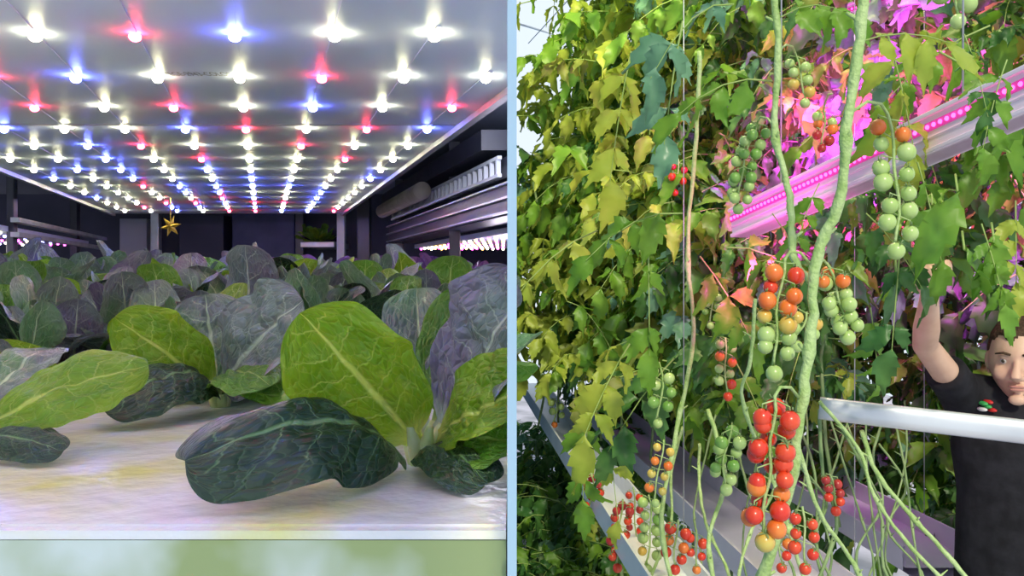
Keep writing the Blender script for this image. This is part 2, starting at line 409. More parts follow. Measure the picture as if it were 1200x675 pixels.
for z0 in (.245, .205, .165): 
    mb = MB(); mb.lbox(.665, .68, 2.3, 4.6, z0, z0+.006); mk(mb, 'shelf_rail', M_steel, clip=-1, smooth=False, loc=L(.63, 3.4, z0), parent=rk2)
mb = MB(); mb.lbox(.64, 1.3, 2.5, 4.6, .36, .42)
mk(mb, 'upper_shelf', M_dark, clip=-1, smooth=False, loc=L(.9, 3.4, .4), parent=rk2)
for D in (3.2, 4.5):
    p = L(.72, D, 0); mb = MB(); mb.box((p.x-.02, D-.02, 0), (p.x+.02, D+.02, CZ+.49)); mk(mb, 'upright', M_dark, parent=rk2, smooth=False, loc=(p.x, D, 0))
mb = MB(); mb.tube([L(.60, 3.2, .31), L(.60, 4.3, .31)], .030, 20)
for k in range(22): 
    D = 3.21+k*.05; mb.tube([L(.60, D, .31), L(.60, D+.015, .31)], .034, 20)
mk(mb, 'ventilation_duct', pmat('beige_duct', (.40, .34, .26), (.5, .44, .36), rough=.6), clip=-1, loc=L(.6, 3.6, .3), label='beige ribbed ventilation duct under the ceiling', category='duct')
def small_panel(a0, a1, D0, D1, z, lab, cols, nx, ny):
    mb = MB(); mb.lbox(a0, a1, D0, D1, z, z+.02)
    pn = mk(mb, 'shelf_lamp', M_panel, clip=-1, smooth=False, loc=L((a0+a1)/2, (D0+D1)/2, z), label=lab, category='shelf lamp')
    b = MB(); 
    for i in range(nx):
        for j in range(ny):
            p = L(a0+(i+.5)/nx*(a1-a0), D0+(j+.5)/ny*(D1-D0), z-.004)
            if p.x > -.02: continue
            b.ball(p, .007, rnd.randrange(len(cols)), 8, 5)
    mk(b, 'led', cols, loc=L((a0+a1)/2, (D0+D1)/2, z), parent=pn, kind='stuff')
E_w = emat('small_led_warm', (1, .55, .15), 9); E_m = emat('small_led_magenta', (1, .1, .7), 9); E_b = emat('small_led_blue', (.3, .3, 1), 12); E_ww = emat('small_led_white', (1, .9, .6), 12)
small_panel(.80, 1.28, 2.6, 4.5, .13, 'lit shelf lamp with warm and violet LEDs in the neighbouring rack', [E_w, E_ww, E_m], 9, 20)
small_panel(-1.6, -.98, 2.6, 4.8, .16, 'lit shelf lamp with white LEDs in the neighbouring rack', [E_ww, E_b, E_m], 8, 14)
for (a, D0, D1, z) in ((-.93, 3.2, 5.0, .20), (-.93, 3.2, 5.0, .145)):
    mb = MB(); mb.beam(L(a, D0, z), L(a, D1, z), .03, .018); mk(mb, 'rack_rail', M_steel, smooth=False, loc=L(a, 4, z), label='silver horizontal rail of a growing rack', category='rack rail')
def post(px, D, w, m, lab, top=2.45):
    p = P(px, 320, D); mb = MB(); mb.box((p.x-w/2, D-w/2, 0), (p.x+w/2, D+w/2, top)); mk(mb, 'rack_post', m, smooth=False, loc=(p.x, D, 0), bevel=.004, label=lab, category='rack post')
post(400, 4.9, .045, M_white, 'silver square rack post'); post(427, 4.75, .07, M_dark, 'dark square rack post'); post(14, 3.3, .03, M_dark, 'dark thin rack post')
post(88, 4.7, .04, M_dark, 'dark thin rack post'); post(352, 5.1, .05, M_dark, 'dark upright rack post'); post(183, 5.1, .05, M_steel, 'silver square rack post')
def backbox(x0, y0, x1, y1, D, m, nm, lab, cat, dep=.15, z0=None):
    a = P(x0, y1, D); b = P(x1, y0, D); mb = MB(); mb.box((a.x, D, a.z if z0 is None else z0), (b.x, D+dep, b.z)); return mk(mb, nm, m, smooth=False, bevel=.004, loc=((a.x+b.x)/2, D, (a.z+b.z)/2), label=lab, category=cat)
backbox(210, 252, 262, 310, 5.2, M_navy, 'equipment_cabinet', 'dark blue equipment cabinet at the end of the aisle', 'cabinet', z0=0)
backbox(272, 250, 345, 312, 5.2, pmat('deep_blue', (.03, .035, .13), (.05, .055, .18), rough=.5), 'equipment_cabinet', 'deep blue cabinet at the end of the aisle', 'cabinet', z0=0)
backbox(140, 256, 172, 306, 5.2, M_grey, 'equipment_cabinet', 'grey cabinet at the end of the aisle', 'cabinet', z0=0)
backbox(352, 283, 392, 290, 4.95, M_steel, 'small_shelf', 'small silver shelf with seedlings', 'shelf', dep=.45)
p = P(372, 283, 5.05); v = choi_variant(77, [1, 0]); 
o = mk(v, 'seedling_plant', CM, label='small bright green seedling on a shelf', category='seedling'); o.location = p; o.scale = (.75,)*3
mb = MB(); cst = P(200, 265, 3.4); ring = []
for k in range(12):
    r = .045 if k % 2 == 0 else .018; t = math.pi*k/6+.2; ring.append(V((cst.x+r*math.cos(t), cst.y, cst.z+r*math.sin(t))))
for q in ring: mb.v.append(tuple(q)); mb.uv.append((0, 0))
for dy in (-.012, .012): mb.v.append((cst.x, cst.y+dy, cst.z)); mb.uv.append((0, 0))
for k in range(12):
    mb.f.append((k, (k+1) % 12, 12)); mb.m.append(0); mb.f.append(((k+1) % 12, k, 13)); mb.m.append(0)
mb.tube([cst, cst+V((0, 0, .12))], .0015, 6)
mk(mb, 'hanging_star', pmat('gold', (.8, .55, .08), (.4, .25, .03), rough=.3, metal=.6, scale=30), smooth=False, loc=cst, label='small golden star ornament hanging from the light panel', category='ornament')

# ================================================================ RIGHT SIDE
T_green = pmat('tleaf_green', (.12, .29, .025), (.21, .39, .035), rough=.42, transl=.35, scale=9)
T_yel = pmat('tleaf_yellow', (.36, .48, .05), (.48, .55, .08), rough=.42, transl=.42, scale=9)
T_dark = pmat('tleaf_dark', (.04, .14, .03), (.09, .22, .04), rough=.4, transl=.25, scale=9)
T_blue = pmat('tleaf_bluegreen', (.12, .28, .16), (.18, .36, .22), rough=.35, transl=.2, scale=9)
T_brown = pmat('tleaf_olive', (.22, .24, .04), (.20, .27, .04), rough=.5, transl=.35, scale=9)
T_rach = pmat('rachis', (.25, .38, .08), (.32, .42, .12), rough=.5)
TM = [T_green, T_yel, T_dark, T_blue, T_brown, T_rach]
M_stem = pmat('vine_stem', (.30, .45, .13), (.45, .58, .26), rough=.5, scale=35, bump=.5, bscale=120)
M_stem2 = pmat('vine_stem_dull', (.14, .23, .08), (.24, .33, .14), rough=.55, scale=25)

LP = [(0, .05, 0), (.10, .42, 0), (.17, .66, 0), (.25, .60, .05), (.36, .98, 0), (.45, .82, .06), (.55, .92, 0), (.64, .64, .05), (.75, .58, 0), (.87, .26, .02), (1.0, .01, 0)]
def leaflet(mb, b, d, n, ln, w, mat, r):
    n = (n-d*n.dot(d)).normalized(); sd = d.cross(n)
    fold = r.uniform(.0, .9); curl = r.uniform(.0, 1.3); rows = []; ph = r.random()*6; sk = r.uniform(-.16, .16); tw = r.uniform(-1.4, 1.4)
    for i, (s, ws, fw) in enumerate(LP):
        c = b+d*(s*ln)-n*(curl*s*s*ln*.6)+sd*(sk*math.sin(s*3)*ln); row = []
        a = tw*s; sd2 = sd*math.cos(a)+n*math.sin(a); n2 = n*math.cos(a)-sd*math.sin(a)
        for t in (-1, -.5, 0, .5, 1):
            at = abs(t)
            row.append(c+sd2*(t*ws*w)+n2*(fold*at*ws*w*(1 if at < 1 else .7)+.16*w*math.sin(ph+s*9+t*2))-d*(ln*.05*at*(1 if fw else -1)))
        rows.append(row)
    mb.grid(rows, mat)
def tleaf(mb, base, d, length, r, mat, droop=.5, pairs=3, nrm=None, lsz=1.12):
    base = V(base); d = V(d).normalized(); dn = V((0, 0, -1))
    pts = [base+d*length*s+dn*droop*length*s*s for s in (0, .25, .5, .75, 1)]
    mb.tube(pts, [length*.012, length*.010, length*.009, length*.007, length*.004], 4, 5, cap=False)
    def at(s):
        return base+d*length*s+dn*droop*length*s*s, (d+dn*2*droop*s).normalized()
    up0 = V(nrm) if nrm is not None else V((0, 0, 1))+V((r.uniform(-.6, .6), r.uniform(-.9, .2), 0))
    for k in range(pairs):
        s = .25+.60*k/max(1, pairs-1)*.85
        p, tg = at(s); sd = tg.cross(up0).normalized()
        for sg in (-1, 1):
            dd = (sd*sg*r.uniform(.6, 1.1)+tg*r.uniform(.1, .7)+dn*r.uniform(.1, 1.0)).normalized()
            ll = length*r.uniform(.26, .48)*lsz
            leaflet(mb, p, dd, up0+V((r.uniform(-.5, .5), r.uniform(-.5, .5), 0)), ll, ll*r.uniform(.24, .31), mat, r)
    p, tg = at(.93); ll = length*r.uniform(.42, .54)*lsz
    leaflet(mb, p, (tg+dn*.4).normalized(), up0, ll, ll*.28, mat, r)

def foliage_variant(seed, z0, z1, n, spread, weights, size=.26):
    r = random.Random(seed); mb = MB()
    for i in range(n):
        z = z0+(z1-z0)*(i+r.random())/n
        a = r.random()*math.tau
        d = V((math.cos(a), math.sin(a), r.uniform(-.2, .6)))
        base = V((r.gauss(0, spread*.45), r.gauss(0, spread*.45), z))
        tleaf(mb, base, d, size*r.uniform(.6, 1.25), r, r.choices(range(5), weights)[0], droop=r.uniform(.1, .9), pairs=r.choice((2, 3, 3, 4)))
    return mb
def mesh_of(mb, name, mats):
    me = bpy.data.meshes.new(name); me.from_pydata(mb.v, [], mb.f)
    for i, p in enumerate(me.polygons): p.material_index = mb.m[i]; p.use_smooth = True
    for m in mats: me.materials.append(m)
    return me

def tom_mat(name, c1, c2, coat=.25):
    return pmat(name, c1, c2, rough=.26, coat=coat, scale=30, lo=.35, hi=.7)
TOM = {'R': tom_mat('tomato_red', (.68, .03, .012), (.74, .08, .02)), 'O': tom_mat('tomato_orange', (.78, .14, .02), (.80, .26, .04)),
       'Y': tom_mat('tomato_yellow', (.70, .40, .06), (.58, .50, .12)), 'G': tom_mat('tomato_pale_green', (.34, .50, .13), (.46, .60, .22)),
       'D': tom_mat('tomato_green', (.15, .33, .05), (.24, .43, .09)), 'M': tom_mat('tomato_crimson', (.36, .02, .02), (.50, .04, .03))}
def tom_mesh(k):
    b = MB(); b.ball((0, 0, 0), (1, 1, 1.04), 0, 20, 14, fn=lambda p: (p[0], p[1], p[2]-.10*math.exp(-((p[0]**2+p[1]**2)*14))*(1 if p[2] > 0 else 0)))
    for q in range(5):
        t = q*math.tau/5; u = V((math.cos(t), math.sin(t), 0)); w = V((-math.sin(t), math.cos(t), 0))*.12
        z = V((0, 0, 1))
        b.grid([[z*.95-w, z*.95+w], [u*.5+z*1.03-w, u*.5+z*1.03+w], [u*1.0+z*.98-w*.15, u*1.0+z*.98+w*.15]], 1)
    b.tube([(0, 0, .9), (.05, 0, 1.2), (.12, 0, 1.45)], .08, 6, 1)
    return mesh_of(b, 'tomato', [TOM[k], M_stem2])
TME = {k: tom_mesh(k) for k in TOM}
TN = {'R': 'ripe red', 'O': 'orange', 'Y': 'yellow-orange', 'G': 'pale green unripe', 'D': 'green unripe', 'M': 'dark red'}
def truss(plant, x0, y0, x1, y1, D, rpx, cols, lab, start=None, tri=False):
    """cols: one letter per row from top to bottom; each row has 2 (or 3) fruits"""
    r = rpx/F*D; a = P(x0, y0, D); b = P(x1, y1, D); n = len(cols); rr = random.Random(x0*7+y0)
    sway = rr.uniform(-.5, .5)*r*2
    def ax(s): return a.lerp(b, s)+V((math.sin(s*3.1)*sway+math.sin(s*n*1.6)*r*.2, 0, 0))
    pts = []
    if start is not None: s0 = P(*start); pts += [s0, s0.lerp(a, .4)+V((0, 0, r*1.4)), s0.lerp(a, .8)+V((0, 0, r*1.6))]
    for k in range(n+2):
        s = k/(n+1); pts.append(ax(s)+V((0, 0, r*.8)))
    mb = MB(); mb.tube(pts, [r*.17]*len(pts), 6)
    fr = []
    for k, cl in enumerate(cols):
        s = (k+.5)/n; c = ax(s)
        m = 3 if (tri and k % 2 == 0 and k < n-1) else 2
        if k == n-1: m = 1
        ang0 = rr.uniform(-.45, .45)
        for j in range(m):
            an = ang0+j*math.tau/m+(-.4 if m == 3 else 0)
            off = V((math.cos(an), math.sin(an)*.8, 0))*r*((1.3 if m == 2 else 1.5) if m > 1 else .1)
            q = c+off+V((0, 0, (.45 if j % 2 else -.45)*r+rr.uniform(-.3, .3)*r)); mb.tube([c+V((0, 0, r*1.2)), q+V((0, 0, r*1.35)), q+V((0, 0, r*.95))], r*.08, 5)
            fr.append((q, cl if rr.random() > .1 else cols[max(0, min(n-1, k+rr.choice((-1, 1))))]))
    t = mk(mb, 'tomato_truss', M_stem, loc=a, parent=plant, label=lab)
    for q, cl in fr:
        o = mk(None, 'tomato', None, mesh=TME[cl], loc=q, parent=t, label=TN[cl]+' cherry tomato'); s = r*rr.uniform(.80, 1.02); o.scale = (s, s, s)
        o.rotation_euler = (rr.uniform(-.5, .5), rr.uniform(-.5, .5), rr.random()*6)
    return t

# row plants
front = []
for k in range(13):
    t = (k-1)/11; X = .22+(1.30-.22)*t; Y = 4.5-2.5*t
    if k == 0: X, Y = .13, 4.3
    pl = empty('tomato_plant', (X, Y, 1.16), label='tall leafy tomato plant with yellow-green foliage in a hanging row', category='tomato plant', group='tomato plants in the front row')
    front.append(pl)
    top = [.46, .66, .98, 1.35, 1.7, 1.7, 1.6, 1.5, 1.4, 1.3, 1.2, 1.1, 1.0][k]
    bot = [-.36, -.38, -.40, -.46, -.50, -.46, -.46, -.44, -.36, -.22, .04, .18, .28][k]
    w = [3, 5, .4, .3, .2] if k < 5 else ([3.2, 2.4, 1.0, .5, .1] if k < 8 else [3, .35, 2.2, .8, 0])
    nn = int((top-bot)*(64 if k < 8 else 50))
    mb = foliage_variant(100+k, bot+CZ, top+CZ, nn, .24 if k < 9 else .16, w, size=.24 if k < 8 else .21)
    mb.v = [(x+X, y+Y, z) for x, y, z in mb.v]
    mk(mb, 'foliage', TM, loc=(X, Y, CZ), parent=pl, clip=1)
    z0s = 1.16 if k < 10 else bot+CZ+.05
    mb = MB(); pts = [V((X+.03*math.sin(q*1.3+k), Y+.03*math.cos(q*1.7+k), z0s+q*(top+CZ-z0s)/8)) for q in range(9)]
    mb.tube(pts, .006, 7); mk(mb, 'stem', M_stem2, loc=(X, Y, 1.16), parent=pl, clip=1)
bv = [mesh_of(foliage_variant(300+q, -1.10, 1.75, 160, .30, [2.6, (1.2 if q == 0 else .1), 3.2, .8, 0], size=.33), 'foliage', TM) for q in range(3)]
for k in range(12):
    t = k/11; X = .42+(2.1-.42)*t; Y = 6.0-3.0*t
    if k < 1: continue
    pl = empty('tomato_plant', (X, Y, 0), label='leafy tomato plant in the row behind', category='tomato plant', group='tomato plants in the back row')
    ft = mk(None, 'foliage', None, mesh=bv[0 if k < 3 else 1+k % 2], loc=(X, Y, CZ), parent=pl); ft.rotation_euler = (0, 0, k*1.1 if k > 1 else 0)
    if k < 3: ft.scale = (.85, .85, (.5, .62, .85)[k])
    mb = MB(); mb.tube([(X, Y, 0), (X+.03, Y, 1), (X-.02, Y, 2), (X, Y, 2.6 if k < 3 else 3.6)], .009, 7); mk(mb, 'stem', M_stem2, loc=(X, Y, 0), parent=pl)
for k, (X, Y, h) in enumerate(((.30, 6.6, .9), (.65, 6.4, .9), (1.0, 6.2, .9), (.16, 5.6, .85), (.42, 5.3, .8), (.14, 4.7, .78), (.36, 4.4, .75), (.13, 3.9, .70), (.30, 3.5, .66), (.62, 5.4, .75), (.10, 3.2, .62), (.5, 3.9, .6))):
    mb = foliage_variant(400+k, .10, h, 70, .22, [2, .3, 4, .2, .2], size=.24); mb.v = [(x+X, y+Y, z) for x, y, z in mb.v]
    pl = empty('low_bushy_plant', (X, Y, 0), label='low dark green bushy plant beside the gutter', category='bush', group='low plants along the aisle')
    mk(mb, 'foliage', TM, loc=(X, Y, .5), parent=pl, clip=1)
    mb = MB(); mb.tube([(X, Y, 0), (X+.01, Y, h/2), (X, Y, h)], .01, 7); mk(mb, 'stem', M_stem2, loc=(X, Y, 0), parent=pl)

def vine(pts, rad, lab, m=None, nodes=True):
    ps = [P(*q) for q in pts]
    fine = []
    for i in range(len(ps)-1):
        p0 = ps[max(i-1, 0)]; p1 = ps[i]; p2 = ps[i+1]; p3 = ps[min(i+2, len(ps)-1)]
        for j in range(6):
            t = j/6; fine.append(.5*((2*p1)+(p2-p0)*t+(2*p0-5*p1+4*p2-p3)*t*t+(3*p1-p0-3*p2+p3)*t**3))
    fine.append(ps[-1])
    pl = empty('tomato_plant', fine[-1], label=lab, category='tomato plant')
    n = len(fine); rr = random.Random(n*int(pts[0][0]))
    fine = [q+V((rr.uniform(-1, 1), rr.uniform(-1, 1), 0))*rad*.25 for q in fine]
    mb = MB(); mb.tube(fine, [rad*(.92+.10*math.sin(i*1.1)+(.28 if i % 9 == 4 else 0)) for i in range(n)], 10)
    for i in range(4, n-1, 9):
        a = i*2.3; mb.tube([fine[i], fine[i]+V((math.cos(a)*.02, math.sin(a)*.015, .012))], [rad*.6, rad*.25], 6)
    mk(mb, 'stem', m or M_stem, loc=fine[-1], parent=pl)
    return pl
vA = vine([(1016, -40, 1.25), (1006, 60, 1.25), (992, 150, 1.25), (984, 235, 1.26), (958, 300, 1.27), (950, 400, 1.26), (940, 470, 1.25), (926, 570, 1.25), (898, 660, 1.26), (870, 760, 1.3)], .0084, 'tomato vine with thick pale green stem and ripe red clusters')
vB = vine([(905, -30, 1.5), (912, 60, 1.5), (908, 150, 1.5), (925, 230, 1.48), (930, 300, 1.42), (950, 330, 1.36)], .0065, 'tomato vine with pale green stem hanging beside the lamp')
vC = vine([(820, 60, 2.2), (816, 160, 2.2), (806, 290, 2.2), (812, 400, 2.15), (790, 520, 2.1), (775, 620, 2.0), (800, 720, 1.9)], .006, 'slim tomato vine with small green and orange fruit')
vF = vine([(935, 520, 1.6), (960, 600, 1.6), (1000, 660, 1.6), (1030, 730, 1.6)], .0045, 'bare lower tomato stem with leaves removed')
vG = vine([(830, 480, 2.1), (850, 560, 2.0), (830, 640, 1.95), (850, 730, 1.9)], .0055, 'bare lower tomato stem with leaves removed')
vH = vine([(960, 480, 2.0), (965, 560, 2.0), (980, 620, 2.0), (940, 720, 1.9)], .0045, 'bare lower tomato stem with leaves removed', m=M_stem2)
vine([(885, 350, 1.7), (880, 420, 1.7), (870, 470, 1.7), (905, 560, 1.7), (930, 640, 1.7), (960, 740, 1.7)], .004, 'thin tomato side stem')
rb = random.Random(31)
for (x0, y0, D0, x1, y1, D1, rad) in ((1010, 505, 1.95, 1150, 700, 1.75, .0055), (960, 470, 1.9, 1115, 690, 1.75, .0045), (1040, 480, 2.1, 1010, 700, 1.9, .0032), (985, 500, 2.0, 1070, 720, 1.8, .0035),
      (1050, 500, 2.2, 1090, 720, 2.0, .003), (930, 540, 2.1, 1010, 720, 1.9, .0035), (900, 520, 2.2, 870, 720, 2.0, .0042), (860, 500, 2.3, 930, 720, 2.0, .0035), (820, 520, 2.4, 860, 720, 2.1, .0045), (800, 500, 2.5, 740, 720, 2.3, .0045),
      (1000, 470, 2.3, 950, 720, 2.0, .003), (1030, 520, 2.2, 1085, 720, 2.0, .003), (920, 470, 2.2, 985, 720, 1.9, .0035), (945, 480, 2.4, 905, 720, 2.2, .003),
      (880, 470, 2.5, 890, 720, 2.3, .003), (1015, 480, 2.4, 1040, 720, 2.2, .003), (970, 480, 2.2, 1020, 720, 2.1, .003), (1060, 470, 2.5, 1000, 720, 2.2, .003), (840, 480, 2.6, 810, 720, 2.3, .003), (990, 490, 2.5, 1075, 720, 2.3, .003)):
    mid = [(x0+(x1-x0)*s+rb.uniform(-18, 18), y0+(y1-y0)*s, D0+(D1-D0)*s) for s in (.25, .5, .75)]
    vine([(x0, y0, D0)]+mid+[(x1, y1, D1)], rad, 'bare lower tomato stem with leaves removed', m=M_stem if rad > .004 else M_stem2)

def hfol(pl, items):
    mb = MB(); r = random.Random(len(items)*3+5)
    for (x, y, D, dx, dz, ln, mat, droop, pairs) in items:
        tleaf(mb, P(x, y, D), V((dx, r.uniform(-.3, .1), dz)), ln, r, mat, droop=droop, pairs=pairs, nrm=(r.uniform(-.3, .3), -.85, .5))
    mk(mb, 'foliage', TM, loc=WL[pl], parent=pl)
hfol(vA, [(1005, 50, 1.3, .8, .3, .14, 1, .4, 3), (1150, 262, 1.5, .25, -.9, .13, 0, .2, 3), (1190, 235, 1.6, -.1, -.9, .14, 1, .2, 3),
          (1055, 290, 1.6, -.15, -.9, .17, 2, .2, 2), (1100, 60, 1.7, .6, -.3, .22, 0, .4, 3), (1160, 30, 1.7, -.6, -.2, .22, 0, .4, 3), (1040, 40, 1.6, .2, -.5, .18, 1, .4, 3), (1020, 360, 1.8, .1, -.8, .12, 0, .3, 3),
          (1075, 190, 1.6, .3, -.8, .15, 0, .4, 3), (1130, 40, 1.35, .2, -.7, .10, 2, .4, 2), (1015, 250, 1.7, .5, -.5, .14, 2, .4, 3), (960, 215, 1.75, -.4, -.6, .13, 0, .4, 3), (1180, 70, 1.35, -.3, -.6, .12, 0, .4, 3), (905, 250, 1.9, .4, -.6, .13, 2, .4, 3)])
r9 = random.Random(9)
for (x, y, D, dx, dz, ln, w, m) in ((1122, 222, 1.5, -.22, -.95, .17, .038, 0), (1092, 238, 1.86, .02, -.98, .20, .062, 0), (1050, 320, 1.6, -.1, -1, .12, .03, 2), (1130, 290, 1.5, .5, -.8, .11, .032, 0), (1165, 280, 1.5, .15, -1, .10, .034, 0)):
    mb = MB(); leaflet(mb, P(x, y, D), V((dx, -.1, dz)).normalized(), V((.5, -.8, .2)), ln, w, m, r9); mb.tube([P(x, y, D)+V((0, 0, -.004)), P(x+8, y-20, D)+V((0, .03, 0))], .0022, 6, 5)
    mk(mb, 'drooping_leaf', TM, loc=P(x, y, D), parent=vA)
hfol(vB, [(905, 95, 1.55, -.8, .2, .18, 0, .6, 3), (860, 5, 1.7, -.8, .1, .18, 3, 1.0, 2), (800, 25, 1.8, -.2, -.8, .22, 3, .3, 2), (740, 60, 2.0, -.2, -.8, .22, 1, .5, 3), (915, 20, 1.5, .6, .4, .14, 0, .6, 3)])
hfol(vC, [(800, 250, 1.9, -.8, .1, .22, 0, .6, 3), (760, 290, 1.9, 0, -.9, .20, 0, .2, 2), (700, 270, 2.2, -.6, -.2, .25, 1, .5, 3), (820, 300, 2.0, .4, -.5, .2, 0, .3, 3), (850, 290, 1.9, .8, .1, .2, 0, .6, 3),
          (690, 480, 2.4, -.1, -.9, .22, 0, .2, 2), (715, 530, 2.3, .1, -.9, .16, 1, .2, 1), (790, 420, 2.2, -.5, -.5, .24, 2, .3, 3), (740, 400, 2.2, -.4, -.5, .24, 1, .3, 3), (860, 420, 2.2, .4, -.7, .2, 0, .3, 3)])

truss(vA, 908, 474, 892, 640, 1.20, 12, 'RRRRROROY', 'long ripe red cherry tomato cluster', start=(938, 468, 1.25), tri=True)
truss(vA, 1040, 142, 1050, 300, 1.4, 11, 'OGGGGGG', 'long cluster of pale green cherry tomatoes', start=(1000, 130, 1.3))
truss(vA, 920, 312, 908, 440, 1.3, 10.5, 'ROOYGGG', 'ripening tomato cluster from red to green', start=(950, 310, 1.3))
truss(vB, 970, 318, 992, 400, 1.45, 9, 'OGGGGG', 'cluster of green cherry tomatoes', start=(945, 325, 1.38), tri=True)
truss(vB, 888, 148, 865, 248, 1.7, 7, 'DGDGDGGG', 'slender cluster of small green tomatoes', start=(908, 150, 1.5), tri=True)
truss(vB, 932, 68, 945, 125, 1.9, 7, 'GGYG', 'small cluster of greenish tomatoes', start=(912, 60, 1.5))
truss(vB, 965, 135, 962, 175, 2.0, 6.5, 'GOMM', 'small dark red tomato cluster', start=(975, 110, 1.9))
truss(vB, 945, 372, 930, 405, 1.4, 8.5, 'YGG', 'small ripening tomato cluster')
truss(front[7], 850, 400, 852, 470, 2.1, 6, 'GOGRR', 'small ripening tomato cluster')
truss(vG, 858, 505, 850, 580, 1.9, 8, 'DGDGG', 'cluster of green tomatoes', tri=True)
truss(vC, 772, 430, 768, 500, 2.1, 7, 'GGDG', 'cluster of small green tomatoes')
truss(vC, 778, 520, 765, 595, 2.0, 6, 'YOYOG', 'cluster of yellow and orange tomatoes')
truss(front[3], 692, 558, 688, 605, 3.0, 5.5, 'MRRM', 'small ripe red tomato cluster', tri=True)
truss(front[4], 730, 590, 722, 668, 2.6, 6, 'MRRMRR', 'small ripe red tomato cluster', tri=True)
truss(front[4], 742, 575, 745, 640, 2.7, 5, 'RMRMR', 'small ripe red tomato cluster')
truss(front[5], 760, 585, 755, 670, 2.4, 6.5, 'GDGGYG', 'small green tomato cluster')
truss(front[6], 795, 615, 792, 672, 2.1, 7, 'RORR', 'small ripe red tomato cluster')
truss(front[6], 816, 625, 818, 672, 2.1, 6, 'RRO', 'small ripe red tomato cluster')
truss(vH, 972, 560, 980, 600, 2.0, 6, 'MMRR', 'small dark red tomato cluster')
truss(vF, 940, 600, 944, 672, 1.5, 8, 'RRRR', 'ripe red tomato cluster')
truss(front[7], 915, 610, 918, 668, 1.7, 7, 'GORR', 'ripening tomato cluster')
truss(front[11], 1118, -10, 1125, 30, 1.7, 11, 'GG', 'pair of pale green tomatoes')
truss(front[6], 795, 190, 790, 230, 3.0, 5, 'MRR', 'small dark red tomato cluster')
truss(front[2], 650, 470, 648, 500, 4.2, 4.5, 'GGO', 'tiny ripening tomato cluster')
truss(front[5], 835, 340, 832, 385, 2.6, 5, 'GGDG', 'small green tomato cluster')

def gutter(x0, x1, y0, y1, z0, z1, w, lab, m=M_white):
    p0 = V((x0, y0, z0)); p1 = V((x1, y1, z1)); sx = V((1, 0, 0))
    prof = [(-w/2, .05), (-w/2, -.03), (-w/3, -.06), (w/3, -.06), (w/2, -.03), (w/2, .05), (w/2-.008, .05), (w/2-.008, -.02), (-w/2+.008, -.02), (-w/2+.008, .05)]
    mb = MB()
    for p in (p0, p1):
        for (u, v) in prof: mb.v.append(tuple(p+sx*u+V((0, 0, v)))); mb.uv.append((0, 0))
    n = len(prof)
    for k in range(n): mb.f.append((k, (k+1) % n, n+(k+1) % n, n+k)); mb.m.append(0)
    g = mk(mb, 'hanging_gutter', m, loc=(p0+p1)/2, smooth=False, label=lab, category='gutter', clip=1)
    for t in (.15, .5, .9):
        q = p0.lerp(p1, t)
        mb = MB(); mb.tube([q+V((w/2, 0, .04)), q+V((w/2, 0, 2.4))], .0015, 6); mk(mb, 'suspension_wire', M_steel, loc=q+V((w/2, 0, 0)), parent=g)
gutter(.11, .44, 6.2, 2.0, 1.17, 1.13, .16, 'white metal hanging gutter under the tomato row')
gutter(.50, .88, 6.2, 2.0, 1.08, 1.04, .26, 'pale lilac metal hanging gutter behind the vines', M_lilac)
gutter(.95, 1.40, 6.2, 2.75, 1.08, 1.02, .28, 'pale lilac metal hanging gutter behind the vines', M_lilac)
for (x0, x1, z) in ((.2, 1.35, 3.62), (.1, .9, 3.35)):
    mb = MB(); mb.tube([(x0, 5.2, z), (x1, 1.7, z)], .003, 6); mk(mb, 'trellis_wire', M_steel, loc=(x0, 5, z), label='thin steel trellis wire above the plants', category='wire')
mb = MB(); mb.tube([P(608, 28, 7), P(700, 55, 7)], .008, 6); mk(mb, 'overhead_cable', M_steel, loc=P(650, 40, 7), label='thin grey overhead cable against the sky', category='cable')

M_barw = pmat('bar_white_pink_cast', (.86, .66, .82), (.92, .76, .88), rough=.4, scale=4)  # pink cast of the LEDs mixed into the white housing colour
E_pink = emat('bar_led_pink', (1, .05, .35), 8)
def ledbar(p0, p1, w, h, nled, lab):
    p0, p1 = V(p0), V(p1); d = (p1-p0).normalized(); x = d.cross(V((0, 0, 1))).normalized(); z = x.cross(d).normalized()
    mb = MB(); mb.beam(p0, p1, w, h); mb.beam(p0+z*h*.44, p1+z*h*.44, w*1.25, h*.12); mb.beam(p0-z*h*.44, p1-z*h*.44, w*1.25, h*.12); mb.beam(p0-z*h*.12, p1-z*h*.12, w*1.1, h*.06)
    o = mk(mb, 'grow_light_bar', M_barw, loc=(p0+p1)/2, smooth=False, label=lab, category='light bar', bevel=.002)
    mb = MB(); s = -1 if x.y > 0 else 1
    q0 = z*h*.14
    mb.beam(p0+x*s*(w*.52)+q0, p1+x*s*(w*.52)+q0, w*.04, h*.22)
    mk(mb, 'led_lens_strip', pmat('pink_lens', (.5, .06, .34), (.6, .10, .42), rough=.2, emis=(1, .03, .45), es=.3), loc=(p0+p1)/2, parent=o, smooth=False)
    for k in range(nled):
        q = p0.lerp(p1, (k+.5)/nled)+x*s*(w*.55)+q0
        mb = MB(); mb.ball(q, h*.055, 0, 8, 6); mk(mb, 'led', E_pink, loc=q, parent=o)
    for t in (.2, .8):
        q = p0.lerp(p1, t); mb = MB(); mb.tube([q+z*h*.4, q+V((0, 0, 1.5))], .002, 6); mk(mb, 'suspension_wire', M_steel, loc=q, parent=o)
    return o
ledbar(P(1240, 96, 1.42), P(868, 262, 2.35), .06, .080, 60, 'white LED grow light bar glowing pink among the leaves')
ledbar(P(1080, -10, 2.2), P(960, 30, 2.9), .05, .06, 20, 'distant white LED grow light bar glowing pink')

